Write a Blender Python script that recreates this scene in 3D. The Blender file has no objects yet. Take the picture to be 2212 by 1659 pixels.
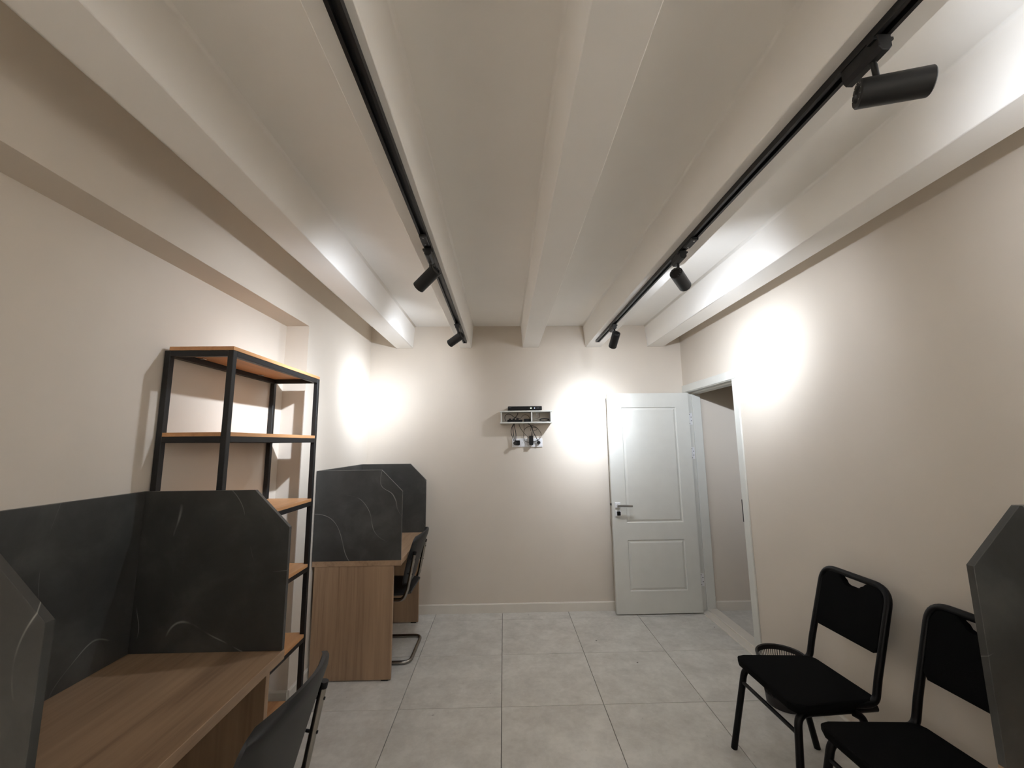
import bpy, bmesh, math, random
from mathutils import Vector, Matrix

random.seed(7)
scene = bpy.context.scene
COL = scene.collection

# ------------------------------------------------------------------ camera
# photograph taken as 2212 x 1659, focal length 889.24 px
W, H, FPX = 2212.0, 1659.0, 889.24
PITCH, YAW, ROLL, EYE = 0.1426, 0.0212, -0.012, 1.525
cy_, sy_ = math.cos(YAW), math.sin(YAW)
cp_, sp_ = math.cos(PITCH), math.sin(PITCH)
cr_, sr_ = math.cos(ROLL), math.sin(ROLL)
FW = Vector((sy_ * cp_, cy_ * cp_, sp_))
RT0 = Vector((cy_, -sy_, 0.0))
UP0 = RT0.cross(FW)
RT = RT0 * cr_ + UP0 * sr_
UP = UP0 * cr_ - RT0 * sr_
CAM = Vector((0, 0, EYE))
cam_data = bpy.data.cameras.new('camera')
cam_data.sensor_fit = 'HORIZONTAL'
cam_data.sensor_width = 36.0
cam_data.lens = FPX / W * 36.0
cam_data.clip_start = 0.02
cam = bpy.data.objects.new('camera', cam_data)
COL.objects.link(cam)
m = Matrix((RT, UP, -FW)).transposed().to_4x4()
m.translation = CAM
cam.matrix_world = m
scene.camera = cam


def pix(x, y, axis, val):
    """the point where the line of sight through a photo pixel meets a known plane"""
    d = RT * ((x - W / 2) / FPX) - UP * ((y - H / 2) / FPX) + FW
    i = 'XYZ'.index(axis)
    return CAM + d * ((val - CAM[i]) / d[i])


# ------------------------------------------------------------------ world, exposure
world = bpy.data.worlds.new('world')
scene.world = world
world.use_nodes = True
world.node_tree.nodes['Background'].inputs[0].default_value = (0.5, 0.5, 0.5, 1)
world.node_tree.nodes['Background'].inputs[1].default_value = 0.0
scene.view_settings.view_transform = 'Standard'
scene.view_settings.look = 'None'
scene.view_settings.exposure = 0.50
scene.view_settings.gamma = 1.0
scene.view_settings.use_curve_mapping = False
scene.cycles.max_bounces = 16
scene.cycles.diffuse_bounces = 12          # light reaches the ceiling only by bouncing around the room

# track lamps: peak intensity of the core, of the wide spill (W/sr) and width of the core
CORE_W, SPILL_W, SIGMA = 8.0, 1.0, 0.36
LAMP_RGB = (0.92, 1.0, 1.12)

# ------------------------------------------------------------------ room size
XL, XR, YB, YF = -1.305, 1.7775, 4.007, -1.9
XN, YN, ZN = -1.455, 2.718, 2.322            # niche in the left wall
ZBEAM, ZC = 2.466, 2.687
XO = 1.90                                     # outer face of the right wall


# ------------------------------------------------------------------ materials
def new_mat(name):
    mt = bpy.data.materials.new(name)
    mt.use_nodes = True
    nt = mt.node_tree
    return mt, nt, nt.nodes['Principled BSDF']


def srgb(r, g, b):
    def f(c):
        c /= 255.0
        return c / 12.92 if c <= 0.04045 else ((c + 0.055) / 1.055) ** 2.4
    return (f(r), f(g), f(b), 1.0)


def coords(nt, scale=(1, 1, 1), kind='Object', rnd=0.0):
    tc = nt.nodes.new('ShaderNodeTexCoord')
    mp = nt.nodes.new('ShaderNodeMapping')
    mp.inputs['Scale'].default_value = scale
    nt.links.new(tc.outputs[kind], mp.inputs['Vector'])
    if rnd:
        oi = nt.nodes.new('ShaderNodeObjectInfo')
        mul = nt.nodes.new('ShaderNodeMath')
        mul.operation = 'MULTIPLY'
        mul.inputs[1].default_value = rnd
        nt.links.new(oi.outputs['Random'], mul.inputs[0])
        nt.links.new(mul.outputs[0], mp.inputs['Location'])
    return mp.outputs['Vector']


def noise(nt, vec, scale, detail=3.0, rough=0.5, dist=0.0):
    n = nt.nodes.new('ShaderNodeTexNoise')
    n.inputs['Scale'].default_value = scale
    n.inputs['Detail'].default_value = detail
    n.inputs['Roughness'].default_value = rough
    n.inputs['Distortion'].default_value = dist
    nt.links.new(vec, n.inputs['Vector'])
    return n.outputs['Fac']


def ramp(nt, fac, stops):
    r = nt.nodes.new('ShaderNodeValToRGB')
    el = r.color_ramp.elements
    while len(el) < len(stops):
        el.new(0.5)
    for e, (p, c) in zip(el, stops):
        e.position = p
        e.color = c
    nt.links.new(fac, r.inputs['Fac'])
    return r.outputs['Color']


def bump(nt, bsdf, fac, strength, dist=0.001):
    b = nt.nodes.new('ShaderNodeBump')
    b.inputs['Strength'].default_value = strength
    b.inputs['Distance'].default_value = dist
    nt.links.new(fac, b.inputs['Height'])
    nt.links.new(b.outputs['Normal'], bsdf.inputs['Normal'])


def math_node(nt, op, a, b=None, clamp=False):
    n = nt.nodes.new('ShaderNodeMath')
    n.operation = op
    n.use_clamp = clamp
    for i, v in enumerate((a, b)):
        if v is None:
            continue
        if isinstance(v, (int, float)):
            n.inputs[i].default_value = v
        else:
            nt.links.new(v, n.inputs[i])
    return n.outputs[0]


def plain(name, col, rough=0.5, metal=0.0, spec=0.5):
    mt, nt, b = new_mat(name)
    v = coords(nt)
    f = noise(nt, v, 9.0, 2.0)
    c2 = tuple(min(1.0, x * 1.02) for x in col[:3]) + (1,)
    c1 = tuple(x * 0.98 for x in col[:3]) + (1,)
    nt.links.new(ramp(nt, f, [(0.3, c1), (0.7, c2)]), b.inputs['Base Color'])
    b.inputs['Roughness'].default_value = rough
    b.inputs['Metallic'].default_value = metal
    b.inputs['Specular IOR Level'].default_value = spec
    return mt


def paint(name, col, strength=0.25):
    mt, nt, b = new_mat(name)
    v = coords(nt)
    f = noise(nt, v, 1.3, 4.0, 0.6)
    c1 = tuple(x * 0.97 for x in col[:3]) + (1,)
    c2 = tuple(min(1, x * 1.03) for x in col[:3]) + (1,)
    nt.links.new(ramp(nt, f, [(0.3, c1), (0.7, c2)]), b.inputs['Base Color'])
    b.inputs['Roughness'].default_value = 0.75
    b.inputs['Specular IOR Level'].default_value = 0.25
    bump(nt, b, noise(nt, v, 160.0, 3.0, 0.6), strength, 0.0006)
    return mt


def wood(name, axis, light, dark, rough=0.45):
    """laminate with grain running along one object axis"""
    mt, nt, b = new_mat(name)
    sc = [14.0, 14.0, 14.0]
    sc['xyz'.index(axis)] = 0.9
    v = coords(nt, tuple(sc), rnd=37.0)
    f1 = noise(nt, v, 1.0, 5.0, 0.6, 0.6)
    sc2 = [70.0, 70.0, 70.0]
    sc2['xyz'.index(axis)] = 2.2
    v2 = coords(nt, tuple(sc2), rnd=11.0)
    f2 = noise(nt, v2, 1.0, 3.0, 0.6)
    f = math_node(nt, 'ADD', math_node(nt, 'MULTIPLY', f1, 0.72), math_node(nt, 'MULTIPLY', f2, 0.28))
    col = ramp(nt, f, [(0.30, dark), (0.46, tuple((a * 0.4 + c * 0.6) for a, c in zip(dark, light))),
                       (0.62, light), (0.75, tuple(min(1, x * 1.07) for x in light))])
    nt.links.new(col, b.inputs['Base Color'])
    b.inputs['Roughness'].default_value = rough
    bump(nt, b, f2, 0.12, 0.0004)
    return mt


def slate(name):
    """dark stone-look laminate with a few thin white veins"""
    mt, nt, b = new_mat(name)
    v = coords(nt, rnd=23.0)
    base = noise(nt, v, 4.0, 6.0, 0.62, 0.3)
    col = ramp(nt, base, [(0.25, srgb(46, 46, 44)), (0.5, srgb(61, 61, 59)), (0.78, srgb(84, 84, 81))])
    va = noise(nt, v, 1.5, 1.5, 0.5, 0.25)
    d = math_node(nt, 'ABSOLUTE', math_node(nt, 'SUBTRACT', va, 0.5))
    line = math_node(nt, 'SUBTRACT', 1.0, math_node(nt, 'MULTIPLY', d, 520.0), clamp=True)
    vb = noise(nt, coords(nt, (1.0, 2.2, 0.8), rnd=131.0), 1.3, 1.0, 0.5, 0.1)
    d2 = math_node(nt, 'ABSOLUTE', math_node(nt, 'SUBTRACT', vb, 0.47))
    line2 = math_node(nt, 'SUBTRACT', 1.0, math_node(nt, 'MULTIPLY', d2, 620.0), clamp=True)
    line = math_node(nt, 'MAXIMUM', line, line2)
    mask = noise(nt, coords(nt, (1, 1, 1), rnd=71.0), 5.0, 2.0, 0.5)
    mk = math_node(nt, 'MULTIPLY', math_node(nt, 'SUBTRACT', mask, 0.515), 9.0, clamp=True)
    fac = math_node(nt, 'MULTIPLY', math_node(nt, 'MULTIPLY', line, mk), 0.5)
    mix = nt.nodes.new('ShaderNodeMix')
    mix.data_type = 'RGBA'
    nt.links.new(fac, mix.inputs['Factor'])
    nt.links.new(col, mix.inputs['A'])
    mix.inputs['B'].default_value = srgb(190, 190, 184)
    nt.links.new(mix.outputs['Result'], b.inputs['Base Color'])
    b.inputs['Roughness'].default_value = 0.42
    bump(nt, b, noise(nt, v, 60.0, 3.0), 0.15, 0.0005)
    return mt


def tile_mat(name):
    mt, nt, b = new_mat(name)
    v = coords(nt, rnd=53.0)
    a = noise(nt, v, 6.0, 9.0, 0.68, 0.2)
    c = noise(nt, v, 30.0, 4.0, 0.6)
    f = math_node(nt, 'ADD', math_node(nt, 'MULTIPLY', a, 0.75), math_node(nt, 'MULTIPLY', c, 0.25))
    col = ramp(nt, f, [(0.36, srgb(189, 186, 180)), (0.5, srgb(201, 199, 193)), (0.62, srgb(212, 210, 204))])
    # a few tiny dark specks
    s = noise(nt, v, 38.0, 0.0)
    sp = math_node(nt, 'MULTIPLY', math_node(nt, 'SUBTRACT', s, 0.865), 14.0, clamp=True)
    mix = nt.nodes.new('ShaderNodeMix')
    mix.data_type = 'RGBA'
    nt.links.new(sp, mix.inputs['Factor'])
    nt.links.new(col, mix.inputs['A'])
    mix.inputs['B'].default_value = srgb(95, 90, 86)
    nt.links.new(mix.outputs['Result'], b.inputs['Base Color'])
    rg = ramp(nt, a, [(0.3, (0.20, 0.20, 0.20, 1)), (0.7, (0.27, 0.27, 0.27, 1))])
    nt.links.new(rg, b.inputs['Roughness'])
    bump(nt, b, c, 0.08, 0.0004)
    return mt


def fabric(name, col, scale=420.0):
    mt, nt, b = new_mat(name)
    v = coords(nt)
    f = noise(nt, v, scale, 2.0)
    c2 = tuple(x * 1.5 for x in col[:3]) + (1,)
    nt.links.new(ramp(nt, f, [(0.3, col), (0.7, c2)]), b.inputs['Base Color'])
    b.inputs['Roughness'].default_value = 0.95
    b.inputs['Specular IOR Level'].default_value = 0.08
    bump(nt, b, f, 0.4, 0.0008)
    return mt


def emit(name, col, strength):
    mt, nt, b = new_mat(name)
    b.inputs['Base Color'].default_value = col
    b.inputs['Emission Color'].default_value = col
    b.inputs['Emission Strength'].default_value = strength
    return mt


M = {}
M['wall'] = paint('wall_cream', srgb(208, 199, 187))
M['ceil'] = paint('ceiling_white', srgb(238, 235, 230), 0.12)
M['white'] = plain('white_lacquer', srgb(208, 208, 202), 0.35)
M['base'] = plain('baseboard_white', srgb(214, 208, 198), 0.4)
M['tile'] = tile_mat('porcelain_tile')
M['grout'] = plain('grout_dark', srgb(70, 66, 62), 0.9)
OAK_L, OAK_D = srgb(168, 140, 112), srgb(128, 102, 79)
M['oak_x'] = wood('oak_laminate_x', 'x', OAK_L, OAK_D)
M['oak_y'] = wood('oak_laminate_y', 'y', OAK_L, OAK_D)
M['oak_z'] = wood('oak_laminate_z', 'z', OAK_L, OAK_D)
M['shelfwood'] = wood('shelf_wood', 'y', srgb(200, 150, 103), srgb(168, 118, 76), 0.4)
M['slate'] = slate('slate_laminate')
M['black'] = plain('black_powder_coat', srgb(15, 15, 16), 0.5)
M['lampblack'] = plain('lamp_black', srgb(16, 16, 17), 0.5)
M['railblack'] = plain('rail_black', srgb(13, 13, 14), 0.4)
M['tubeblack'] = plain('black_tube', srgb(6, 6, 8), 0.38, spec=0.22)
M['fabric'] = fabric('black_fabric', srgb(12, 12, 12))
M['leather'] = plain('black_leatherette', srgb(27, 27, 28), 0.5)
M['chrome'] = plain('dark_chrome', srgb(150, 146, 140), 0.22, 1.0)
M['steel'] = plain('brushed_steel', srgb(200, 200, 198), 0.3, 1.0)
M['plastic'] = plain('black_plastic', srgb(9, 9, 9), 0.45, spec=0.3)
M['cable'] = plain('cable_black', srgb(30, 26, 25), 0.5)
M['cablegrey'] = plain('cable_grey', srgb(92, 84, 74), 0.5)
M['outlet'] = plain('outlet_white', srgb(228, 228, 230), 0.4)
M['bin'] = plain('bin_black', srgb(24, 20, 20), 0.45)
M['lens'] = emit('lamp_lens', (1.0, 0.95, 0.86, 1), 30.0)
M['led_green'] = emit('led_green', (0.75, 1.0, 0.6, 1), 3.0)
M['led_blue'] = emit('led_blue', (0.55, 0.65, 1.0, 1), 1.2)
M['print'] = plain('print_grey', srgb(95, 95, 98), 0.5)


# ------------------------------------------------------------------ geometry helpers
def obj(name, bm, mat, parent=None, smooth=False, sharp=40):
    me = bpy.data.meshes.new(name)
    bmesh.ops.recalc_face_normals(bm, faces=bm.faces)
    if smooth:
        for f in bm.faces:
            f.smooth = True
        for e in bm.edges:
            if len(e.link_faces) == 2 and e.calc_face_angle(0) > math.radians(sharp):
                e.smooth = False
    bm.to_mesh(me)
    bm.free()
    me.materials.append(mat)
    o = bpy.data.objects.new(name, me)
    COL.objects.link(o)
    if parent:
        o.parent = parent
    return o


def tag(o, label, cat=None, group=None, kind=None):
    o['label'] = label
    if cat:
        o['category'] = cat
    if group:
        o['group'] = group
    if kind:
        o['kind'] = kind
    return o


def thing(name, loc, label, cat, group=None, rotz=0.0, kind=None):
    e = bpy.data.objects.new(name, None)
    e.empty_display_size = 0.1
    COL.objects.link(e)
    e.location = loc
    e.rotation_euler = (0, 0, rotz)
    return tag(e, label, cat, group, kind)


def copy_tree(o, parent=None):
    c = o.copy()
    COL.objects.link(c)
    c.parent = parent
    for ch in list(o.children):
        copy_tree(ch, c)
    return c


def bx(bm, x0, x1, y0, y1, z0, z1, bev=0.0):
    vs = [bm.verts.new((x, y, z)) for z in (z0, z1) for y in (y0, y1) for x in (x0, x1)]
    fs = [(0, 1, 3, 2), (4, 6, 7, 5), (0, 4, 5, 1), (2, 3, 7, 6), (0, 2, 6, 4), (1, 5, 7, 3)]
    faces = [bm.faces.new([vs[i] for i in f]) for f in fs]
    if bev > 0:
        es = {e for f in faces for e in f.edges}
        bmesh.ops.bevel(bm, geom=list(es), offset=bev, segments=1, affect='EDGES', profile=0.5)
    return bm


def box(*a):
    return bx(bmesh.new(), *a)


def prism(poly, axis, a0, a1, bev=0.0, seg=1, bm=None):
    """extrude a 2-D outline; axis is the extrusion axis, outline in the other two axes (cyclic order)"""
    bm = bm or bmesh.new()

    def co(p, a):
        u, v = p
        return {'x': (a, u, v), 'y': (u, a, v), 'z': (u, v, a)}[axis]
    lo = [bm.verts.new(co(p, a0)) for p in poly]
    hi = [bm.verts.new(co(p, a1)) for p in poly]
    n = len(poly)
    f0 = bm.faces.new(lo)
    f1 = bm.faces.new(hi)
    for i in range(n):
        bm.faces.new((lo[i], lo[(i + 1) % n], hi[(i + 1) % n], hi[i]))
    if bev > 0:
        es = list(set(f0.edges) | set(f1.edges))
        bmesh.ops.bevel(bm, geom=es, offset=bev, segments=seg, affect='EDGES', profile=0.5)
    return bm


def fillet(pts, rad, n=6, closed=False):
    """round the corners of a polyline"""
    out = []
    P = [Vector(p) for p in pts]
    N = len(P)
    for i, p in enumerate(P):
        if not closed and i in (0, N - 1):
            out.append(p)
            continue
        a = (P[i - 1] - p)
        b = (P[(i + 1) % N] - p)
        r = rad[i] if isinstance(rad, (list, tuple)) else rad
        la, lb = a.length, b.length
        a.normalize()
        b.normalize()
        ang = a.angle(b)
        if r <= 0 or ang > math.pi - 0.02:
            out.append(p)
            continue
        t = min(r / math.tan(ang / 2), la * 0.49, lb * 0.49)
        s, e = p + a * t, p + b * t
        for k in range(n + 1):
            u = k / n
            out.append((s * (1 - u) ** 2) + p * (2 * u * (1 - u)) + e * u ** 2)
    return out


def tube(path, r, seg=10, closed=False, bm=None, cap=True):
    bm = bm or bmesh.new()
    P = [Vector(p) for p in path]
    n = len(P)
    rings = []
    prev = None
    for i in range(n):
        if closed:
            t = (P[(i + 1) % n] - P[i - 1])
        else:
            t = P[min(i + 1, n - 1)] - P[max(i - 1, 0)]
        if t.length < 1e-9:
            t = Vector((0, 0, 1))
        t.normalize()
        if prev is None:
            ref = Vector((0, 0, 1)) if abs(t.z) < 0.9 else Vector((1, 0, 0))
            u = t.cross(ref).normalized()
        else:
            u = (prev - t * prev.dot(t))
            u = u.normalized() if u.length > 1e-6 else t.orthogonal().normalized()
        prev = u
        w = t.cross(u)
        rr = r[i] if isinstance(r, (list, tuple)) else r
        rings.append([bm.verts.new(P[i] + (u * math.cos(2 * math.pi * k / seg) + w * math.sin(2 * math.pi * k / seg)) * rr)
                      for k in range(seg)])
    for i in range(n if closed else n - 1):
        A, B = rings[i], rings[(i + 1) % n]
        for k in range(seg):
            bm.faces.new((A[k], A[(k + 1) % seg], B[(k + 1) % seg], B[k]))
    if cap and not closed:
        bm.faces.new(rings[0])
        bm.faces.new(rings[-1])
    return bm


def spline(pts, n=10):
    """Catmull-Rom through points"""
    P = [Vector(p) for p in pts]
    P = [P[0] * 2 - P[1]] + P + [P[-1] * 2 - P[-2]]
    out = []
    for i in range(1, len(P) - 2):
        a, b, c, d = P[i - 1], P[i], P[i + 1], P[i + 2]
        for k in range(n):
            t = k / n
            out.append(0.5 * ((2 * b) + (c - a) * t + (2 * a - 5 * b + 4 * c - d) * t * t + (3 * b - a - 3 * c + d) * t ** 3))
    out.append(P[-2])
    return out


def lathe(profile, seg=24, bm=None):
    """profile: list of (r, z) around the z axis"""
    bm = bm or bmesh.new()
    rings = []
    for r, z in profile:
        if r < 1e-6:
            rings.append([bm.verts.new((0, 0, z))])
        else:
            rings.append([bm.verts.new((r * math.cos(2 * math.pi * k / seg), r * math.sin(2 * math.pi * k / seg), z))
                          for k in range(seg)])
    for A, B in zip(rings, rings[1:]):
        for k in range(seg):
            k2 = (k + 1) % seg
            if len(A) == 1 and len(B) == 1:
                continue
            if len(A) == 1:
                bm.faces.new((A[0], B[k], B[k2]))
            elif len(B) == 1:
                bm.faces.new((A[k], A[k2], B[0]))
            else:
                bm.faces.new((A[k], A[k2], B[k2], B[k]))
    return bm


def struct(name, bm, mat, label, cat):
    return tag(obj(name, bm, mat), label, cat, kind='structure')


# ------------------------------------------------------------------ the room
# floor slab with one object per tile
fl = struct('floor', box(-1.60, 3.30, YF - 0.1, 4.15, -0.12, -0.009), M['grout'],
            'floor of large light grey concrete-look porcelain tiles', 'floor')
TX, TY, TP, TG = -0.027, 3.850, 0.600, 0.0032
tile_full = None


def tile_at(x0, x1, y0, y1):
    global tile_full
    full = abs((x1 - x0) - TP) < 1e-4 and abs((y1 - y0) - TP) < 1e-4
    cx, cyy = (x0 + x1) / 2, (y0 + y1) / 2
    if full and tile_full:
        o = tile_full.copy()
        COL.objects.link(o)
    else:
        hx, hy = (x1 - x0) / 2 - TG / 2, (y1 - y0) / 2 - TG / 2
        if hx < 0.01 or hy < 0.01:
            return
        b = bmesh.new()
        bx(b, -hx, hx, -hy, hy, -0.0092, 0.0)
        top = [f for f in b.faces if f.normal.z > 0.5 or all(abs(v.co.z) < 1e-6 for v in f.verts)]
        bmesh.ops.bevel(b, geom=list({e for f in top for e in f.edges}), offset=0.0008, segments=1, affect='EDGES')
        o = obj('tile', b, M['tile'])
        if full:
            tile_full = o
    o.parent = fl
    o.location = (cx, cyy, 0)


def lay(xa, xb, ya, yb):
    i0 = math.floor((xa - TX) / TP)
    j0 = math.floor((ya - TY) / TP)
    i = i0
    while TX + i * TP < xb - 0.012:
        j = j0
        while TY + j * TP < yb - 0.012:
            tile_at(max(xa, TX + i * TP), min(xb, TX + (i + 1) * TP), max(ya, TY + j * TP), min(yb, TY + (j + 1) * TP))
            j += 1
        i += 1


lay(XL, XR, YF, YB)
lay(XN, XL, YF, YN)
lay(XO, 3.10, 2.30, 3.955)

# walls
b = box(-1.60, XO, YB, YB + 0.14, -0.01, ZC + 0.02)
struct('wall_back', b, M['wall'], 'cream painted far wall with a hot lamp pool beside the door', 'wall')

b = bmesh.new()
bx(b, -1.60, XN, YF, YN, -0.01, ZN)
bx(b, -1.60, XL, YF, YN, ZN, ZC + 0.02)
bx(b, -1.60, XL, YN, YB, -0.01, ZC + 0.02)
bmesh.ops.remove_doubles(b, verts=b.verts, dist=1e-5)
struct('wall_left', b, M['wall'], 'cream painted left wall with a shallow tall niche', 'wall')

DY0, DY1, DZ = 3.100, 3.960, 2.010            # rough door opening in the right wall
b = bmesh.new()
bx(b, XR, XO, YF, DY0, -0.01, ZC + 0.02)
bx(b, XR, XO, DY1, YB, -0.01, ZC + 0.02)
bx(b, XR, XO, DY0, DY1, DZ, ZC + 0.02)
struct('wall_right', b, M['wall'], 'cream painted right wall with the doorway', 'wall')

struct('wall_front', box(-1.60, XO, YF - 0.14, YF, -0.01, ZC + 0.02), M['wall'],
       'cream painted wall behind the viewer', 'wall')
struct('wall_hallway_back', box(XO, 3.24, 3.955, YB + 0.14, -0.01, ZC + 0.02), M['wall'],
       'cream hallway wall seen through the open doorway', 'wall')
struct('wall_hallway_side', box(3.10, 3.24, 2.30, 3.955, -0.01, ZC + 0.02), M['wall'],
       'hallway end wall out of sight beyond the doorway', 'wall')
struct('wall_hallway_front', box(XO, 3.24, 2.16, 2.30, -0.01, ZC + 0.02), M['wall'],
       'hallway wall out of sight behind the right wall', 'wall')

# ceiling with its five beams
ce = struct('ceiling', box(-1.60, 3.24, YF - 0.14, YB + 0.14, ZC, ZC + 0.12), M['ceil'],
            'off-white ceiling crossed lengthwise by five boxed beams', 'ceiling')
BEAMS = [(-1.055, -0.892), (-0.428, -0.312), (0.197, 0.354), (0.823, 0.978), (1.447, 1.605)]
for x0, x1 in BEAMS:
    rc = 0.016
    cove = [(0.016 + rc * (1 - math.cos(k * math.pi / 16)), -rc + 0.0006 + rc * math.sin(k * math.pi / 16)) for k in range(9)]
    prof = [(x0, ZBEAM), (x1, ZBEAM)] + [(x1 + u, ZC + w_) for u, w_ in cove] + [(x0 - u, ZC + w_) for u, w_ in reversed(cove)]
    b = bmesh.new()
    ring0 = [b.verts.new((px, YF + 0.001, pz)) for px, pz in prof]
    ring1 = [b.verts.new((px, YB - 0.001, pz)) for px, pz in prof]
    n = len(prof)
    b.faces.new(ring0)
    b.faces.new(ring1)
    for i in range(n):
        b.faces.new((ring0[i], ring0[(i + 1) % n], ring1[(i + 1) % n], ring1[i]))
    ed = [e for e in b.edges if all(abs(v.co.z - ZBEAM) < 1e-5 for v in e.verts) and abs(e.verts[0].co.y - e.verts[1].co.y) > 1]
    bmesh.ops.bevel(b, geom=ed, offset=0.003, segments=1, affect='EDGES')
    for f in b.faces:
        f.smooth = abs(f.normal.y) < 0.5 and min(e.calc_length() for e in f.edges) < 0.008
    obj('beam', b, M['ceil'], ce)

# baseboards


def skirt(name, pts, label):
    """pts: polyline on the floor; board stands on the left of the walking direction"""
    b = bmesh.new()
    for (xa, ya), (xb, yb) in zip(pts, pts[1:]):
        d = Vector((xb - xa, yb - ya, 0)).normalized()
        nrm = Vector((-d.y, d.x, 0))
        prof = [(0.0, 0.0), (0.013, 0.0), (0.013, 0.072), (0.008, 0.080), (0.0, 0.080)]
        va = [b.verts.new(Vector((xa, ya, z + 0.0005)) + nrm * u) for u, z in prof]
        vb = [b.verts.new(Vector((xb, yb, z + 0.0005)) + nrm * u) for u, z in prof]
        k = len(prof)
        b.faces.new(va)
        b.faces.new(vb)
        for i in range(k):
            b.faces.new((va[i], va[(i + 1) % k], vb[(i + 1) % k], vb[i]))
    return struct(name, b, M['base'], label, 'baseboard')


skirt('baseboard_back', [(XR, YB), (XL, YB)], 'off-white baseboard along the far wall')
skirt('baseboard_left', [(XL, YB), (XL, YN), (XN, YN), (XN, YF)], 'off-white baseboard along the left wall and niche')
skirt('baseboard_right', [(XR, YF), (XR, 3.046)], 'off-white baseboard along the right wall behind the chairs')
skirt('baseboard_hallway', [(3.10, 3.955), (XO + 0.002, 3.955)], 'off-white baseboard in the hallway beyond the doorway')

# door frame: casing, lining, stops, threshold
tr = thing('trim_1', (XR, 3.53, 0), 'white door frame around the opening in the right wall', 'door frame', kind='structure')
trl = Vector((XR, 3.53, 0))


def tbox(name, x0, x1, y0, y1, z0, z1, mat='white', par=None, off=trl, bev=0.002):
    return obj(name, box(x0 - off.x, x1 - off.x, y0 - off.y, y1 - off.y, z0 - off.z, z1 - off.z, bev), M[mat], par or tr)


tbox('casing', XR - 0.012, XR, 3.048, 3.118, 0.0, 1.996)
tbox('casing', XR - 0.012, XR, 3.948, 4.005, 0.0, 1.996)
tbox('casing', XR - 0.0125, XR, 3.048, 4.005, 1.996, 2.064)
tbox('jamb', XR - 0.004, XO + 0.006, 3.100, 3.120, 0.0, 1.992)
tbox('jamb', XR - 0.004, XO + 0.006, 3.940, 3.960, 0.0, 1.992)
tbox('head_jamb', XR - 0.004, XO + 0.006, 3.100, 3.960, 1.990, 2.010)
tbox('door_stop', XR + 0.044, XO + 0.004, 3.120, 3.133, 0.0, 1.978)
tbox('door_stop', XR + 0.044, XO + 0.004, 3.927, 3.940, 0.0, 1.978)
tbox('door_stop', XR + 0.044, XO + 0.004, 3.120, 3.940, 1.977, 1.990)
tbox('strike_plate', XR - 0.0135, XR + 0.002, 3.1145, 3.1225, 0.93, 1.09, 'plastic', bev=0)
th = tag(obj('trim_2', box(XR - 0.012, XO + 0.02, 3.121, 3.939, -0.009, 0.010, 0.003), M['base']),
         'worn off-white threshold strip on the doorway floor', 'threshold', kind='structure')
obj('threshold_step', box(XR + 0.050, XO + 0.016, 3.124, 3.936, 0.008, 0.022, 0.003), M['base'], th)

# door leaf, opened flat in front of the far wall
DX0, DX1, DYF, DYB, DZ0, DZ1 = 0.988, 1.764, 3.884, 3.924, 0.010, 1.982
dr = thing('door_1', (DX1, DYF, 0), 'white two-panel door standing wide open in front of the far wall', 'door', kind='structure')
dof = Vector((DX1, DYF, 0))
b = bmesh.new()
xs = [DX0, 1.118, 1.640, DX1]
zs = [DZ0, 0.200, 0.640, 0.790, 1.848, DZ1]
grid = [[b.verts.new((x, DYF, z)) for x in xs] for z in zs]
pan = []
for j in range(5):
    for i in range(3):
        f = b.faces.new((grid[j][i], grid[j][i + 1], grid[j + 1][i + 1], grid[j + 1][i]))
        if i == 1 and j in (1, 3):
            pan.append(f)
back = [[b.verts.new((x, DYB, z)) for x in (DX0, DX1)] for z in (DZ0, DZ1)]
b.faces.new((back[0][0], back[1][0], back[1][1], back[0][1]))
b.faces.new([grid[0][i] for i in (3, 2, 1, 0)] + [back[0][0], back[0][1]])
b.faces.new([grid[5][i] for i in range(4)] + [back[1][1], back[1][0]])
b.faces.new([grid[j][0] for j in range(6)] + [back[1][0], back[0][0]])
b.faces.new([grid[j][3] for j in range(5, -1, -1)] + [back[0][1], back[1][1]])
bmesh.ops.recalc_face_normals(b, faces=b.faces)
for f in pan:
    bmesh.ops.inset_individual(b, faces=[f], thickness=0.009, depth=-0.009)
    bmesh.ops.inset_individual(b, faces=[f], thickness=0.008, depth=0.0)
    bmesh.ops.inset_individual(b, faces=[f], thickness=0.022, depth=0.007)
bmesh.ops.translate(b, verts=b.verts, vec=-dof)
obj('leaf', b, M['white'], dr)
# lever handle and thumb turn
h = obj('door_handle', box(1.014 - dof.x, 1.064 - dof.x, -0.009, 0.0, 0.925, 0.975, 0.002), M['outlet'], dr)
tag(h, 'square rose with a slim chrome lever')
obj('lever', tube([(1.039 - dof.x, -0.008, 0.950), (1.039 - dof.x, -0.050, 0.950)], 0.010, 12), M['steel'], h)
b = prism([(1.028 - dof.x, 0.941), (1.160 - dof.x, 0.936), (1.166 - dof.x, 0.942), (1.166 - dof.x, 0.950), (1.160 - dof.x, 0.956), (1.028 - dof.x, 0.960)],
          'y', -0.058, -0.046, 0.002)
obj('lever', b, M['steel'], h)
k = obj('thumb_turn_rose', box(1.016 - dof.x, 1.064 - dof.x, -0.009, 0.0, 0.852, 0.900, 0.002), M['outlet'], dr)
obj('thumb_turn', box(1.026 - dof.x, 1.058 - dof.x, -0.030, -0.008, 0.860, 0.894, 0.003), M['plastic'], k)
obj('latch_plate', box(DX0 - 0.0022 - dof.x, DX0 - dof.x, 0.008, 0.032, 0.85, 1.01, 0), M['steel'], dr)
obj('latch_bolt', box(DX0 - 0.010 - dof.x, DX0 - 0.002 - dof.x, 0.012, 0.028, 0.945, 0.965, 0.002), M['plastic'], dr)
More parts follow.
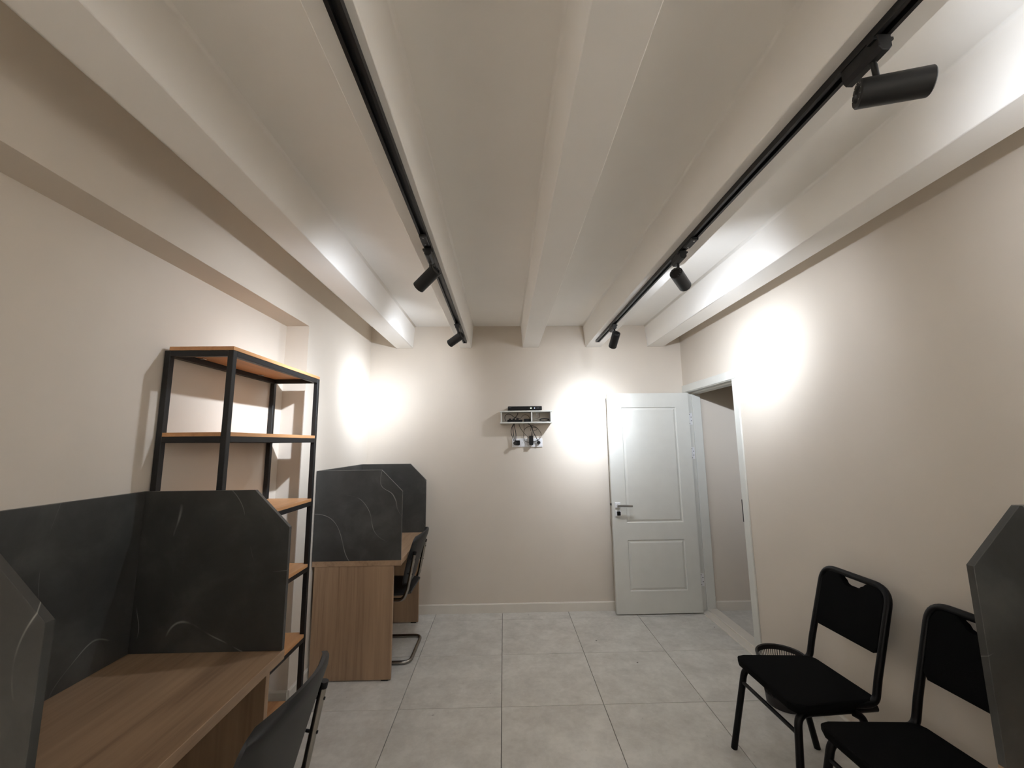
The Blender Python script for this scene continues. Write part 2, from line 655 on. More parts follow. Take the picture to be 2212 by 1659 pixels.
# hinges: leaf plates on the jamb with screws
for hz in (1.735, 1.410, 0.272):
    hg = obj('hinge', box(1.779 - dof.x, 1.816 - dof.x, 3.9365 - dof.y, 3.9398 - dof.y, hz - 0.055, hz + 0.055, 0.0008), M['outlet'], dr)
    obj('knuckle', tube([(1.771 - dof.x, 3.930 - dof.y, hz - 0.055), (1.771 - dof.x, 3.930 - dof.y, hz + 0.055)], 0.006, 10), M['outlet'], hg)
    for sx, sz in ((1.789, 0.043), (1.805, 0.018), (1.805, -0.018), (1.789, -0.043)):
        b = tube([(sx - dof.x, 3.9364 - dof.y, hz + sz), (sx - dof.x, 3.9352 - dof.y, hz + sz)], 0.0042, 8)
        obj('screw', b, M['plastic'], hg)


# ------------------------------------------------------------------ study carrels
def chamfer_panel(x0, x1, z0, z1, c):
    return [(x0, z0), (x1, z0), (x1, z1 - c), (x1 - c, z1), (x0, z1)]


def make_carrel(loc, rotz, label):
    # local: wall at x = 0, open front at x = 0.6, width 0.9 along y (centred)
    t = thing('study_carrel', loc, label, 'desk', 'study carrels along the walls', rotz)
    hw = 0.45
    for s in (-1, 1):
        y0, y1 = (-hw + 0.002, -hw + 0.027) if s < 0 else (hw - 0.027, hw - 0.002)
        leg = obj('side_panel', box(0.02, 0.55, y0, y1, 0.008, 0.713, 0.001), M['oak_z'], t)
        for gx in (0.06, 0.51):
            obj('glide', box(gx - 0.022, gx + 0.022, y0 + 0.002, y1 - 0.002, 0.0003, 0.008, 0.001), M['plastic'], leg)
    obj('modesty_panel', box(0.06, 0.078, -hw + 0.028, hw - 0.028, 0.36, 0.712, 0.001), M['oak_y'], t)
    obj('desktop', box(0.004, 0.600, -hw, hw, 0.7135, 0.749, 0.0015), M['oak_y'], t)
    obj('back_partition', box(0.003, 0.021, -hw + 0.0185, hw - 0.0185, 0.7495, 1.350, 0.0008), M['slate'], t)
    for y0, y1 in ((-hw, -hw + 0.018), (hw - 0.018, hw)):
        obj('side_partition', prism(chamfer_panel(0.003, 0.598, 0.7495, 1.350, 0.146), 'y', y0, y1, 0.0008), M['slate'], t)
    return t


make_carrel((XN + 0.001, 1.288, 0), 0, 'nearest study carrel on the left, dark slate partitions over an empty oak desktop')
make_carrel((XL + 0.001, 3.393, 0), 0, 'study carrel in the far left corner, oak side panel and slate partitions')
make_carrel((XR - 0.001, 0.635, 0), math.pi, 'study carrel cut off by the right edge of the photo, only its slate partition showing')

# ------------------------------------------------------------------ shelving rack
RX0, RX1, RY0, RY1, RH = -1.450, -1.158, 1.756, 2.592, 1.936
rk = thing('shelving_rack', ((RX0 + RX1) / 2, (RY0 + RY1) / 2, 0),
           'tall empty black steel rack with six orange-brown wooden shelves in the wall niche', 'shelf rack')
ro = rk.location.copy()
PT = 0.025
for x in (RX0, RX1 - PT):
    for y in (RY0, RY1 - PT):
        obj('post', box(x - ro.x, x + PT - ro.x, y - ro.y, y + PT - ro.y, 0.0003, RH, 0.0015), M['black'], rk)
LEV = [RH, 1.568, 1.193, 0.820, 0.436, 0.075]
for i, z in enumerate(LEV):
    z1 = z if i else RH - 0.0005
    z0 = z1 - 0.025
    top = i == 0
    fr = obj('shelf_frame', box(RX0 + PT - ro.x, RX1 - PT - ro.x, RY0 + 0.0005 - ro.y, RY0 + PT - 0.0005 - ro.y, z0, z1, 0.001), M['black'], rk)
    obj('rail', box(RX0 + PT - ro.x, RX1 - PT - ro.x, RY1 - PT + 0.0005 - ro.y, RY1 - 0.0005 - ro.y, z0, z1, 0.001), M['black'], fr)
    obj('rail', box(RX0 + 0.0005 - ro.x, RX0 + PT - 0.0005 - ro.x, RY0 + PT - ro.y, RY1 - PT - ro.y, z0, z1, 0.001), M['black'], fr)
    obj('rail', box(RX1 - PT + 0.0005 - ro.x, RX1 - 0.0005 - ro.x, RY0 + PT - ro.y, RY1 - PT - ro.y, z0, z1, 0.001), M['black'], fr)
    if top:
        b = box(RX0 + 0.018 - ro.x, RX1 - ro.x, RY0 - ro.y, RY1 - ro.y, RH + 0.0004, RH + 0.017, 0.001)
    else:
        b = prism([(RX0 + PT + 0.001 - ro.x, RY0 - ro.y), (RX1 - PT - 0.001 - ro.x, RY0 - ro.y), (RX1 - PT - 0.001 - ro.x, RY0 + PT + 0.001 - ro.y),
                   (RX1 - ro.x, RY0 + PT + 0.001 - ro.y), (RX1 - ro.x, RY1 - PT - 0.001 - ro.y), (RX1 - PT - 0.001 - ro.x, RY1 - PT - 0.001 - ro.y),
                   (RX1 - PT - 0.001 - ro.x, RY1 - ro.y), (RX0 + PT + 0.001 - ro.x, RY1 - ro.y), (RX0 + PT + 0.001 - ro.x, RY1 - PT - 0.001 - ro.y),
                   (RX0 + 0.001 - ro.x, RY1 - PT - 0.001 - ro.y), (RX0 + 0.001 - ro.x, RY0 + PT + 0.001 - ro.y), (RX0 + PT + 0.001 - ro.x, RY0 + PT + 0.001 - ro.y)],
                  'z', z1 + 0.0004, z1 + 0.017)
    obj('shelf', b, M['shelfwood'], rk)
for y in (1.93, 2.40):
    obj('bracket', box(RX0 + PT - ro.x, RX0 + PT + 0.022 - ro.x, y - 0.012 - ro.y, y + 0.012 - ro.y, RH - 0.004, RH + 0.0002, 0.001), M['steel'], rk)


# ------------------------------------------------------------------ cantilever chairs
def pad(width_fn, zs, depth_fn, thick, nw=14):
    """a curved pad: rows at heights zs, half width width_fn(u), front offset depth_fn(u, v)"""
    b = bmesh.new()
    rows_f, rows_b = [], []
    n = len(zs)
    for j, z in enumerate(zs):
        u = j / (n - 1)
        hw = width_fn(u)
        rf, rb = [], []
        for i in range(nw + 1):
            v = -1 + 2 * i / nw
            edge = min(1.0, (1 - abs(v)) * 5.0, min(u, 1 - u) * 9.0)
            th = thick * (0.35 + 0.65 * math.sqrt(max(0.0, edge)))
            x, zz = depth_fn(u, v, z)
            rf.append(b.verts.new((x - th / 2, hw * v, zz)))
            rb.append(b.verts.new((x + th / 2, hw * v, zz)))
        rows_f.append(rf)
        rows_b.append(rb)
    for j in range(n - 1):
        for i in range(nw):
            b.faces.new((rows_f[j][i], rows_f[j][i + 1], rows_f[j + 1][i + 1], rows_f[j + 1][i]))
            b.faces.new((rows_b[j][i + 1], rows_b[j][i], rows_b[j + 1][i], rows_b[j + 1][i + 1]))
        for i in (0, nw):
            q = (rows_f[j][i], rows_f[j + 1][i], rows_b[j + 1][i], rows_b[j][i])
            b.faces.new(q)
    for j in (0, n - 1):
        for i in range(nw):
            b.faces.new((rows_f[j][i], rows_f[j][i + 1], rows_b[j][i + 1], rows_b[j][i]))
    return b


def make_cantilever(loc, rotz, label):
    t = thing('cantilever_chair', loc, label, 'chair', 'black cantilever chairs at the carrels', rotz)
    hw = 0.205
    # one bent chrome tube: back stile, seat rail, front leg, floor loop and the same on the other side
    side = [(0.212, 0.735), (0.168, 0.500), (0.140, 0.425), (-0.205, 0.428), (-0.235, 0.013), (0.195, 0.013)]
    pts = [(x, -hw, z) for x, z in side] + [(x, hw, z) for x, z in reversed(side)]
    rad = [0, 0.10, 0.05, 0.06, 0.06, 0.06, 0.06, 0.06, 0.06, 0.05, 0.10, 0]
    obj('frame', tube(fillet(pts, rad, 6), 0.0125, 12), M['chrome'], t, smooth=True)
    zs = [0.500 + 0.372 * j / 28 for j in range(29)]

    def dep(u, v, z):
        return (0.150 + 0.085 * u + 0.03 * u * u - 0.05 * v * v * (0.5 + u * 0.5), z - 0.02 * v * v * u)
    def bw(u):
        w_ = 0.182 + 0.048 * math.sin(min(1.0, u / 0.72) * math.pi / 2)
        if u < 0.16:
            w_ *= 0.72 + 0.28 * math.sqrt(1 - (1 - u / 0.16) ** 2)
        if u > 0.86:
            w_ *= 0.80 + 0.20 * math.sqrt(max(0.0, 1 - ((u - 0.86) / 0.14) ** 2))
        return w_
    bk = obj('backrest', pad(bw, zs, dep, 0.030), M['leather'], t, smooth=True, sharp=50)
    # seam piping round the top of the backrest
    # seat
    b = bmesh.new()
    nx, ny = 12, 12
    up, dn = [], []
    for i in range(nx + 1):
        u = i / nx
        ru, rd = [], []
        for j in range(ny + 1):
            v = -1 + 2 * j / ny
            w = 0.218 * (1 - 0.10 * u) * (1 - 0.16 * max(0, abs(2 * u - 1) - 0.7) ** 2 / 0.09)
            e = min(1.0, (1 - abs(v)) * 5, min(u, 1 - u) * 7)
            th = 0.038 * (0.35 + 0.65 * math.sqrt(max(0, e)))
            x = -0.235 + 0.42 * u
            z = 0.462 - 0.012 * math.sin(math.pi * u) * (1 - v * v) - 0.018 * max(0, 0.18 - u) / 0.18
            ru.append(b.verts.new((x, w * v, z + th / 2)))
            rd.append(b.verts.new((x, w * v, z - th / 2)))
        up.append(ru)
        dn.append(rd)
    for i in range(nx):
        for j in range(ny):
            b.faces.new((up[i][j], up[i][j + 1], up[i + 1][j + 1], up[i + 1][j]))
            b.faces.new((dn[i][j + 1], dn[i][j], dn[i + 1][j], dn[i + 1][j + 1]))
        for j in (0, ny):
            b.faces.new((up[i][j], up[i + 1][j], dn[i + 1][j], dn[i][j]))
    for i in (0, nx):
        for j in range(ny):
            b.faces.new((up[i][j], up[i][j + 1], dn[i][j + 1], dn[i][j]))
    obj('seat', b, M['leather'], t, smooth=True, sharp=50)
    for s in (-1, 1):
        obj('end_cap', tube([(0.2115, s * hw, 0.732), (0.2155, s * hw, 0.752)], 0.0136, 12), M['plastic'], t)
        for z, x in ((0.700, 0.2055), (0.600, 0.187)):
            obj('bolt', tube([(x - 0.024, s * hw, z + 0.004), (x + 0.0145, s * hw, z - 0.002)], 0.005, 8), M['plastic'], t)
    return t


make_cantilever((-0.818, 1.300, 0), 0, 'black cantilever chair pushed to the nearest left carrel, cut off by the photo bottom')
make_cantilever((-0.868, 3.350, 0), 0, 'black cantilever chair tucked under the carrel in the far left corner')


# ------------------------------------------------------------------ stacking chairs
def make_stacker(loc, rotz, label):
    t = thing('stacking_chair', loc, label, 'chair', 'black stacking chairs along the right wall', rotz)
    R = 0.0150
    zr = 0.396
    for s in (-1, 1):
        pts = [(-0.225, s * 0.230, 0.0005), (-0.165, s * 0.180, zr), (0.190, s * 0.168, zr)]
        obj('leg', tube(fillet(pts, 0.055, 8), R, 12), M['tubeblack'], t, smooth=True)
        pts = [(0.075, s * 0.186, zr - 0.004), (0.105, s * 0.192, zr - 0.02), (0.185, s * 0.200, 0.0005)]
        obj('leg', tube(fillet(pts, 0.03, 5), R, 12), M['tubeblack'], t, smooth=True)
    obj('stretcher', tube([(-0.1775, -0.183, 0.325), (-0.1775, 0.183, 0.325)], 0.009, 10), M['tubeblack'], t, smooth=True)
    hb = 0.182
    pts = [(0.080, -hb, zr + 0.022), (0.180, -hb, zr + 0.026), (0.205, -hb, 0.52), (0.312, -hb, 0.868),
           (0.312, hb, 0.868), (0.205, hb, 0.52), (0.180, hb, zr + 0.026), (0.080, hb, zr + 0.022)]
    obj('back_frame', tube(fillet(pts, [0, 0.045, 0.12, 0.075, 0.075, 0.12, 0.045, 0], 8), R, 12), M['tubeblack'], t, smooth=True)
    # backrest pad with a hand hole notched out of its top edge
    zb, zt = 0.600, 0.862
    out = [(-0.150, zb), (0.150, zb), (0.170, zb + 0.025), (0.172, zt - 0.05), (0.150, zt - 0.010), (0.125, zt), (0.080, zt - 0.002),
           (0.066, zt - 0.010), (0.056, zt - 0.028), (0.044, zt - 0.042), (0.026, zt - 0.048), (-0.026, zt - 0.048), (-0.044, zt - 0.042),
           (-0.056, zt - 0.028), (-0.066, zt - 0.010), (-0.080, zt - 0.002), (-0.125, zt), (-0.150, zt - 0.010), (-0.172, zt - 0.05), (-0.170, zb + 0.025)]
    b = prism(out, 'x', -0.014, 0.014, 0.006, 2)
    sl = (0.312 - 0.205) / (0.868 - 0.52)
    for v in b.verts:
        v.co.x += 0.205 + (v.co.z - 0.52) * sl + 0.004 - 0.016 * (1 - (v.co.y / 0.18) ** 2) * 0
    obj('backrest', b, M['fabric'], t)
    # seat pad
    c = [(-0.200, -0.170), (-0.185, -0.203), (-0.150, -0.212), (0.150, -0.190), (0.185, -0.178), (0.196, -0.150),
         (0.196, 0.150), (0.185, 0.178), (0.150, 0.190), (-0.150, 0.212), (-0.185, 0.203), (-0.200, 0.170)]
    b = prism(c, 'z', zr + 0.010, zr + 0.046, 0.010, 2)
    for v in b.verts:
        v.co.z -= 0.010 * (v.co.x + 0.2)
    obj('seat', b, M['fabric'], t)
    for s in (-1, 1):
        obj('foot_cap', tube([(-0.225, s * 0.230, 0.0002), (-0.222, s * 0.228, 0.022)], 0.0142, 12), M['plastic'], t)
        obj('foot_cap', tube([(0.185, s * 0.200, 0.0002), (0.181, s * 0.1996, 0.022)], 0.0142, 12), M['plastic'], t)
    return t


make_stacker((1.372, 2.055, 0), math.radians(2), 'black fabric stacking chair in front of the waste basket, whole in view')
make_stacker((1.408, 1.545, 0), math.radians(2), 'black fabric stacking chair half hidden behind the right-hand slate partition')

# ------------------------------------------------------------------ waste basket
wb = thing('waste_basket', (1.635, 2.615, 0), 'round black slatted plastic waste basket on the floor behind a chair', 'waste basket')
rb_, rt_, hb_ = 0.100, 0.128, 0.268
obj('rim', lathe([(rt_ - 0.004, hb_ - 0.030), (rt_ + 0.004, hb_ - 0.028), (rt_ + 0.008, hb_ - 0.006), (rt_ + 0.004, hb_), (rt_ - 0.004, hb_ - 0.004), (rt_ - 0.004, hb_ - 0.030)], 40),
    M['bin'], wb, smooth=True)
obj('base', lathe([(0.0, 0.004), (rb_ - 0.006, 0.004), (rb_ - 0.002, 0.055), (rb_ + 0.004, 0.055), (rb_, 0.0005), (0.0, 0.0005)], 40), M['bin'], wb, smooth=True)
b = bmesh.new()
NS = 64
for k in range(NS):
    a = 2 * math.pi * k / NS
    ra, rb2 = rb_ + 0.0025, rt_
    p0 = Vector((ra * math.cos(a), ra * math.sin(a), 0.050))
    p1 = Vector((rb2 * math.cos(a), rb2 * math.sin(a), hb_ - 0.026))
    tube([p0, p1], 0.0024, 4, bm=b, cap=False)
o = obj('slats', b, M['bin'], wb)
o['kind'] = 'stuff'
for zz in (0.11, 0.17):
    rr = rb_ + (rt_ - rb_) * zz / hb_
    obj('hoop', tube([(rr * math.cos(2 * math.pi * k / 32), rr * math.sin(2 * math.pi * k / 32), zz) for k in range(32)], 0.003, 6, closed=True), M['bin'], wb)


# ------------------------------------------------------------------ track lighting
def make_rail(name, xc, y0, y1, label, joint):
    t = thing(name, (xc, (y0 + y1) / 2, ZBEAM), label, 'light track', 'ceiling light tracks')
    yo = (y0 + y1) / 2
    prof = [(-0.018, 0.0), (-0.018, -0.021), (-0.008, -0.021), (-0.008, -0.008), (0.008, -0.008), (0.008, -0.021), (0.018, -0.021), (0.018, 0.0)]
    b = prism(prof, 'y', y0 - yo, y1 - yo)
    bmesh.ops.translate(b, verts=b.verts, vec=(0, 0, -0.0004))
    obj('rail', b, M['railblack'], t)
    for y in (y0, y1):
        s = 1 if y == y1 else -1
        obj('end_cap', box(-0.0185, 0.0185, min(y, y + s * 0.006) - yo, max(y, y + s * 0.006) - yo, -0.0225, -0.0004, 0.001), M['railblack'], t)
    j = obj('connector', box(-0.016, 0.016, joint - 0.045 - yo, joint + 0.045 - yo, -0.033, -0.0205, 0.002), M['lampblack'], t)
    for q in (-0.03, 0.03):
        obj('screw', tube([(0, joint + q - yo, -0.0325), (0, joint + q - yo, -0.0345)], 0.004, 8), M['steel'], j)
    return t


LX, RXX = -0.352, 0.880
make_rail('light_track', LX, YF + 0.25, 3.715, 'left black light track under a ceiling beam', 1.760)
make_rail('light_track', RXX, YF + 0.25, 3.715, 'right black light track under a ceiling beam', 1.790)

LR, LL = 0.0315, 0.134


def make_spot(xt, ya, pivot, d, label, core=CORE_W, spill=SPILL_W):
    """adapter on the rail at (xt, ya); barrel hung at pivot, aimed along d"""
    base = Vector((xt, ya, ZBEAM - 0.022))
    t = thing('track_spotlight', base, label, 'spotlight', 'black cylinder spotlights on the tracks')
    pv = Vector(pivot) - base
    d = Vector(d).normalized()
    ad = prism([(-0.016, -0.030), (-0.008, -0.040), (0.008, -0.040), (0.016, -0.030), (0.016, 0.0003), (-0.016, 0.0003)], 'y', -0.052, 0.052, 0.0015)
    a = obj('adapter', ad, M['lampblack'], t)
    obj('lever', box(-0.024, -0.015, -0.050, -0.030, -0.012, -0.004, 0.001), M['lampblack'], a)
    obj('lever', box(0.015, 0.024, -0.050, -0.030, -0.012, -0.004, 0.001), M['lampblack'], a)
    sx, sy = pv.x, pv.y
    obj('stem', tube(fillet([(0, sy * 0.8, -0.036), (sx * 0.3, sy * 0.9, -0.05), tuple(pv)], 0.01, 3), 0.0065, 10), M['lampblack'], t, smooth=True)
    # barrel along local +z, back end at -0.3 L, front at 0.7 L
    rot = d.to_track_quat('Z', 'Y').to_matrix().to_4x4()
    z0, z1 = -0.32 * LL, 0.68 * LL
    prof = [(0.0, z0 + 0.006), (LR * 0.55, z0 + 0.006), (LR * 0.60, z0 + 0.001), (LR - 0.003, z0), (LR, z0 + 0.003), (LR, z1 - 0.002),
            (LR - 0.0015, z1), (LR - 0.004, z1), (LR - 0.005, z1 - 0.010), (0.012, z1 - 0.034), (0.0, z1 - 0.034)]
    bb = lathe(prof, 32)
    bmesh.ops.transform(bb, matrix=Matrix.Translation(pv) @ rot, verts=bb.verts)
    br = obj('barrel', bb, M['lampblack'], t, smooth=True, sharp=35)
    lb = lathe([(0.0, z1 - 0.008), (LR - 0.0055, z1 - 0.0085), (LR - 0.0055, z1 - 0.0105), (0.0, z1 - 0.0105)], 24)
    bmesh.ops.transform(lb, matrix=Matrix.Translation(pv) @ rot, verts=lb.verts)
    obj('lens', lb, M['lens'], br)
    vb = bmesh.new()
    for k in range(9):
        an = math.radians(200 + 20 * k) if False else 2 * math.pi * k / 12
        c = Vector((0.024 * math.cos(an), 0.024 * math.sin(an), z0 - 0.0002))
        tube([c, c + Vector((0, 0, -0.0006))], 0.0014, 6, bm=vb)
    bmesh.ops.transform(vb, matrix=Matrix.Translation(pv) @ rot, verts=vb.verts)
    obj('vent_holes', vb, M['steel'], br)
    # its light: a narrow core and the wide spill of the lens
    tip = pv + d * (z1 + 0.002)
    q = (-d).to_track_quat('Z', 'Y')
    sp = bpy.data.lights.new('lamp_light', 'SPOT')
    sp.energy = 12.566
    sp.color = LAMP_RGB
    sp.spot_size = math.radians(164)
    sp.spot_blend = 0.6
    sp.shadow_soft_size = 0.016
    # photometric curve of the reflector: bright middle fading smoothly into a weak wide spill
    sp.use_nodes = True
    nt = sp.node_tree
    em = nt.nodes['Emission']
    tc = nt.nodes.new('ShaderNodeTexCoord')
    sx_ = nt.nodes.new('ShaderNodeSeparateXYZ')
    nrm = nt.nodes.new('ShaderNodeVectorMath')
    nrm.operation = 'NORMALIZE'
    nt.links.new(tc.outputs['Normal'], nrm.inputs[0])
    nt.links.new(nrm.outputs['Vector'], sx_.inputs[0])
    cz = math_node(nt, 'ABSOLUTE', sx_.outputs['Z'])
    ang = math_node(nt, 'ARCCOSINE', cz)
    q1 = math_node(nt, 'DIVIDE', ang, SIGMA)
    g1 = math_node(nt, 'EXPONENT', math_node(nt, 'MULTIPLY', math_node(nt, 'MULTIPLY', q1, q1), -1.0))
    st = math_node(nt, 'ADD', math_node(nt, 'MULTIPLY', g1, core), math_node(nt, 'MULTIPLY', cz, spill))
    nt.links.new(st, em.inputs['Strength'])
    so = bpy.data.objects.new('lamp_light', sp)
    COL.objects.link(so)
    so.parent = t
    so.location = tip
    so.rotation_mode = 'QUATERNION'
    so.rotation_quaternion = q
    return t


make_spot(LX, 1.890, (-0.352, 1.925, 2.342), (-0.735, 0.46, -0.50), 'left-track spotlight nearer the viewer, aimed at the rack')
make_spot(LX, 3.135, (-0.352, 3.150, 2.348), (-0.770, 0.49, -0.40), 'left-track spotlight at the far end, aimed at the far left corner')
make_spot(RXX, 3.180, (0.880, 3.128, 2.336), (-0.060, 0.77, -0.635), 'right-track spotlight at the far end, aimed at the far wall beside the door')
make_spot(RXX, 1.925, (0.880, 1.940, 2.335), (0.650, 0.725, -0.24), 'right-track spotlight with its perforated back cap showing, aimed at the right wall', 10.5)
make_spot(RXX, 0.855, (0.882, 0.835, 2.328), (0.915, -0.38, -0.10), 'largest spotlight, top right of the photo, seen side-on')
# assumed unseen lamps, added behind the viewer to raise the room's bounce light
make_spot(LX, -0.450, (-0.352, -0.450, 2.340), (-0.85, -0.45, -0.16), 'added fill spotlight on the left track, unseen behind the viewer, nearer one', 23.0)
make_spot(LX, -1.450, (-0.352, -1.400, 2.340), (-0.85, -0.20, -0.30), 'added fill spotlight on the left track, unseen behind the viewer, at the track end', 23.0)
make_spot(RXX, -0.350, (0.880, -0.350, 2.340), (0.85, -0.45, -0.16), 'added fill spotlight on the right track, unseen behind the viewer, nearer one', 23.0)
make_spot(RXX, -1.450, (0.880, -1.400, 2.340), (0.85, -0.20, -0.30), 'added fill spotlight on the right track, unseen behind the viewer, at the track end', 23.0)

# ------------------------------------------------------------------ wall shelf with the recorder and its wiring
SY0, SY1 = 3.865, 4.0065
ws = thing('wall_shelf', (0.212, YB, 1.708), 'small white two-compartment wall shelf holding wiring', 'shelf')
wo = Vector((0.212, YB, 1.708))


def wbox(name, x0, x1, y0, y1, z0, z1, mat, par, off=wo, bev=0.0012):
    return obj(name, box(x0 - off.x, x1 - off.x, y0 - off.y, y1 - off.y, z0 - off.z, z1 - off.z, bev), M[mat], par)


wbox('top_board', -0.035, 0.459, SY0, SY1, 1.814, 1.827, 'white', ws)
wbox('bottom_board', -0.035, 0.459, SY0, SY1, 1.708, 1.721, 'white', ws)
wbox('side_board', -0.028, -0.016, SY0 + 0.004, SY1, 1.7215, 1.8135, 'white', ws)
wbox('side_board', 0.440, 0.453, SY0 + 0.004, SY1, 1.7215, 1.8135, 'white', ws)
wbox('divider', 0.257, 0.269, SY0 + 0.004, SY1, 1.7215, 1.8135, 'white', ws)

nr = thing('network_recorder', (0.203, 3.93, 1.8273), 'flat black video recorder lying on top of the wall shelf', 'recorder')
no = Vector((0.203, 3.93, 1.8273))
wbox('case', 0.041, 0.362, 3.872, 3.995, 1.8305, 1.868, 'plastic', nr, no, 0.003)
for fx in (0.07, 0.33):
    for fy in (3.89, 3.975):
        obj('foot', tube([(fx - no.x, fy - no.y, 0.0002), (fx - no.x, fy - no.y, 0.0034)], 0.008, 10), M['plastic'], nr)
obj('status_light', tube([(0.258 - no.x, 3.8722 - no.y, 1.850 - no.z), (0.258 - no.x, 3.8705 - no.y, 1.850 - no.z)], 0.0055, 12), M['led_green'], nr)
obj('status_light', tube([(0.292 - no.x, 3.8722 - no.y, 1.850 - no.z), (0.292 - no.x, 3.8705 - no.y, 1.850 - no.z)], 0.004, 12), M['led_blue'], nr)
wbox('print', 0.312, 0.334, 3.8714, 3.8722, 1.848, 1.852, 'print', nr, no, 0)
wbox('print', 0.047, 0.072, 3.8714, 3.8722, 1.858, 1.861, 'print', nr, no, 0)

# outlet strip below
OX0, OX1, OZ0, OZ1 = 0.078, 0.371, 1.484, 1.568
ou = thing('outlet_strip', ((OX0 + OX1) / 2, YB, OZ0), 'white four-gang wall socket plate under the wall shelf', 'socket')
oo = Vector(((OX0 + OX1) / 2, YB, OZ0))
wbox('plate', OX0, OX1, 3.9955, 4.0068, OZ0, OZ1, 'outlet', ou, oo, 0.003)
for i in range(4):
    xc = OX0 + 0.0366 + i * 0.0733
    wbox('socket_face', xc - 0.033, xc + 0.033, 3.993, 3.996, OZ0 + 0.009, OZ1 - 0.009, 'outlet', ou, oo, 0.001)
    bb = lathe([(0.0205, 0.0), (0.0205, 0.0012), (0.0185, 0.0012), (0.0185, 0.0)], 24)
    bmesh.ops.transform(bb, matrix=Matrix.Translation(Vector((xc, 3.9931, (OZ0 + OZ1) / 2)) - oo) @ Matrix.Rotation(math.radians(90), 4, 'X'), verts=bb.verts)
    obj('socket_ring', bb, M['outlet'], ou)
    if i == 1:
        for q in (-0.0095, 0.0095):
            obj('socket_hole', tube([(xc + q - oo.x, 3.9932 - oo.y, (OZ0 + OZ1) / 2 - oo.z), (xc + q - oo.x, 3.9922 - oo.y, (OZ0 + OZ1) / 2 - oo.z)], 0.003, 8), M['plastic'], ou)


def single(name, bm, mat, loc, label, cat, group=None, smooth=False):
    o = obj(name, bm, M[mat], None, smooth)
    o.location = loc
    return tag(o, label, cat, group)


# plugs and adapters on the sockets
pl = thing('power_plug', (0.118, 3.993, 1.528), 'black double plug in the leftmost wall socket', 'plug', 'plugs in the wall sockets')
obj('plug_body', box(-0.012, 0.034, -0.036, -0.0005, -0.023, 0.022, 0.004), M['plastic'], pl)
obj('plug_head', lathe([(0, 0), (0.017, 0), (0.017, 0.03), (0.011, 0.040), (0, 0.040)], 20), M['cable'], pl).matrix_local = \
    Matrix.Translation((-0.012, -0.036, -0.004)) @ Matrix.Rotation(math.radians(90), 4, 'X')
pa = thing('power_adapter', (0.262, 3.993, 1.510), 'black upright plug-in adapter in the third wall socket', 'adapter')
obj('adapter_body', box(-0.019, 0.018, -0.055, -0.0005, -0.004, 0.082, 0.004), M['plastic'], pa)
obj('strain_relief', tube([(0.006, -0.03, 0.080), (0.008, -0.03, 0.122)], [0.006, 0.0028], 10), M['cable'], pa)
pl2 = thing('power_plug', (0.332, 3.993, 1.528), 'black angled plug in the rightmost wall socket', 'plug', 'plugs in the wall sockets')
bb = lathe([(0, 0), (0.016, 0), (0.016, 0.016), (0.010, 0.034), (0, 0.034)], 20)
obj('plug_body', bb, M['plastic'], pl2).matrix_local = Matrix.Translation((0.002, -0.0005, 0.0)) @ Matrix.Rotation(math.radians(90), 4, 'X')
obj('strain_relief', tube([(0.0, -0.026, 0.004), (-0.012, -0.028, 0.026)], [0.006, 0.003], 10), M['cable'], pl2)

# things in the shelf compartments
ps = thing('power_strip', (0.110, 3.915, 1.7213), 'low black splitter box lying in the left shelf compartment', 'power strip')
obj('strip_body', box(-0.075, 0.068, -0.022, 0.022, 0.0003, 0.022, 0.004), M['plastic'], ps)
for q in (-0.05, -0.015, 0.02):
    obj('connector', box(q - 0.012, q + 0.012, -0.020, 0.006, 0.021, 0.034, 0.003), M['cable'], ps)
sb = thing('power_brick', (0.223, 3.915, 1.7213), 'small black power brick beside the shelf divider', 'adapter')
obj('brick_body', box(-0.030, 0.030, -0.024, 0.024, 0.0003, 0.029, 0.003), M['plastic'], sb)
obj('strain_relief', tube([(0.028, 0, 0.015), (0.032, 0, 0.016)], 0.004, 8), M['cable'], sb)
single('paper_tag', box(-0.008, 0.008, -0.001, 0.001, -0.009, 0.009, 0), 'outlet', (0.322, 3.998, 1.7985),
       'small white tag on a cable in the right shelf compartment', 'tag')
coil = bmesh.new()
for k in range(5):
    r = 0.044 - 0.003 * (k % 3)
    pts = [(r * math.cos(a), -0.012 + 0.006 * k, 0.016 + (r * 0.36) * (1 + math.sin(a)) * 0.8 + 0.003) for a in [2 * math.pi * i / 28 for i in range(28)]]
    tube([(x, y, z - 0.012) for x, y, z in pts], 0.0034, 6, True, coil)
single('cable_coil', coil, 'cable', (0.385, 3.915, 1.7213), 'coil of black cable lying in the right shelf compartment', 'cable', smooth=True)


def crop(cx, cyy, Y=3.955):
    return pix(1070 + cx / 15.08, 865 + cyy / 15.08, 'Y', Y)


def cable(pts, r, mat, label, Y=3.955, n=10, group='cables around the wall shelf'):
    P = []
    for p in pts:
        P.append(crop(p[0], p[1], p[2] if len(p) > 2 else Y))
    loc = P[0].copy()
    bm_ = tube([q - loc for q in spline(P, n)], r, 8)
    return single('power_cable', bm_, mat, loc, label, 'cable', group, True)


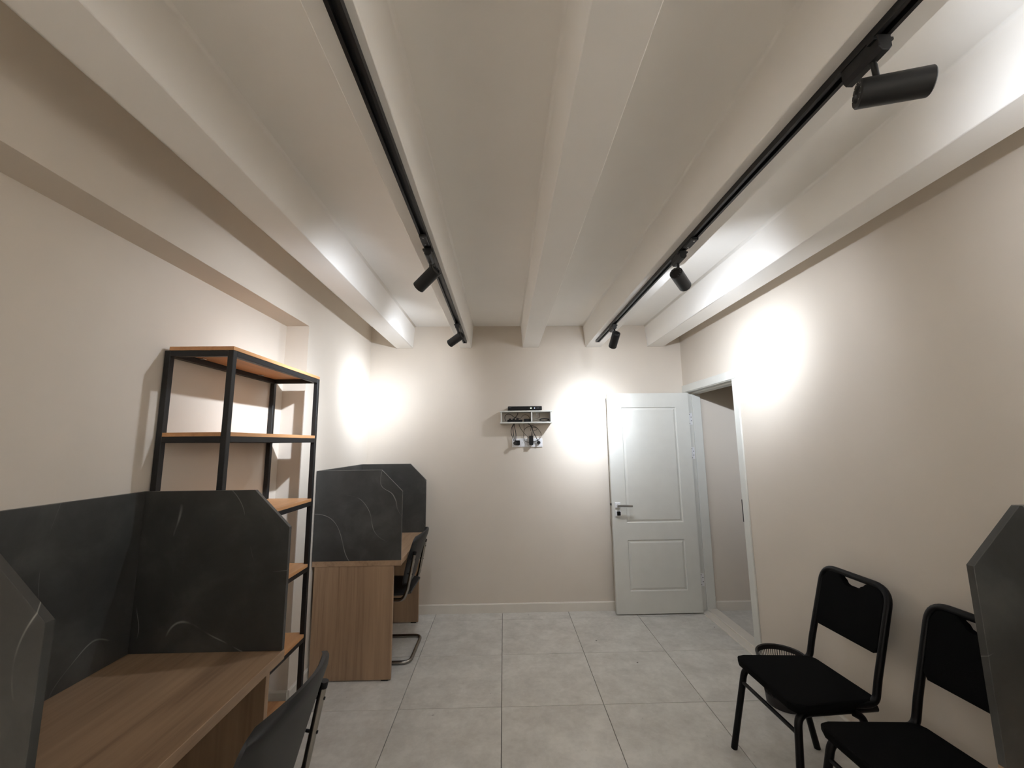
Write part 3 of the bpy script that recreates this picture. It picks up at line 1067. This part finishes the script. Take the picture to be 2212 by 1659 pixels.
cable([(600, 756, 3.985), (545, 860, 3.975), (512, 980, 3.97), (520, 1080, 3.97), (560, 1200, 3.965), (612, 1330, 3.955)], 0.0030, 'cable',
      'leftmost of three dark cables hanging from shelf to left plug')
cable([(615, 756, 3.98), (575, 860, 3.97), (580, 1000, 3.965), (600, 1150, 3.96), (640, 1320, 3.95)], 0.0034, 'cable',
      'middle of three dark cables hanging from shelf to left plug')
cable([(625, 756, 3.975), (630, 860, 3.965), (655, 1000, 3.96), (672, 1130, 3.955), (662, 1320, 3.95)], 0.0034, 'cable',
      'rightmost of three dark cables hanging from shelf to left plug')
cable([(1060, 756, 3.97), (1120, 790, 3.965), (1195, 880, 3.96), (1225, 1000, 3.955), (1300, 1150, 3.955), (1395, 1335, 3.96)], 0.0036, 'cable',
      'thick black cable running from shelf to rightmost plug')
cable([(770, 756, 3.99), (800, 860, 3.985), (870, 980, 3.98), (960, 1090, 3.975), (1060, 1200, 3.97)], 0.0028, 'cablegrey',
      'grey cable slanting from the shelf behind the adapter')
loop = [(1150, 990, 3.992), (1160, 850, 3.985), (1040, 870, 3.985), (950, 950, 3.985), (925, 1080, 3.985), (925, 1220, 3.985), (980, 1330, 3.985),
        (1090, 1360, 3.985), (1230, 1340, 3.985), (1370, 1300, 3.985), (1470, 1210, 3.985), (1490, 1090, 3.985), (1440, 990, 3.985),
        (1350, 890, 3.985), (1230, 825, 3.985), (1150, 812, 3.985)]
cable(loop, 0.0026, 'cablegrey', 'grey cable looped in a wide circle under the shelf', n=8)
cable([(1180, 870, 3.98), (1290, 880, 3.978), (1365, 915, 3.976), (1330, 960, 3.976), (1245, 990, 3.976)], 0.0024, 'cablegrey',
      'short grey cable bight inside the larger loop')
cable([(930, 756, 3.998), (935, 850, 3.997), (940, 960, 3.996)], 0.0022, 'cablegrey', 'thin grey wire dropping straight from the shelf bottom')
cable([(345, 672, 3.90), (312, 590, 3.93), (330, 490, 3.95), (420, 445, 3.96), (520, 475, 3.96), (620, 550, 3.94), (730, 580, 3.93), (830, 600, 3.92)],
      0.0028, 'cable', 'dark cable arching over the splitter in the left compartment')
cable([(840, 560, 3.92), (900, 490, 3.94), (985, 465, 3.95), (1080, 510, 3.95), (1118, 590, 3.94)], 0.0026, 'cablegrey',
      'brown cable arching to the power brick in the left compartment')
cable([(735, 400, 3.985), (725, 455, 3.98), (690, 510, 3.978), (640, 560, 3.976), (600, 600, 3.975)], 0.0032, 'cable',
      'dark cable dropping from the top board in the left compartment')
cable([(1215, 640, 3.93), (1290, 610, 3.94), (1370, 580, 3.95), (1430, 560, 3.95), (1440, 480, 3.96), (1438, 400, 3.985)], 0.0022, 'cablegrey',
      'grey wire climbing the back of the right compartment')
cable([(1215, 670, 3.92), (1300, 650, 3.92), (1400, 630, 3.915), (1470, 655, 3.915)], 0.0024, 'cablegrey',
      'grey wire lying low in the right compartment')
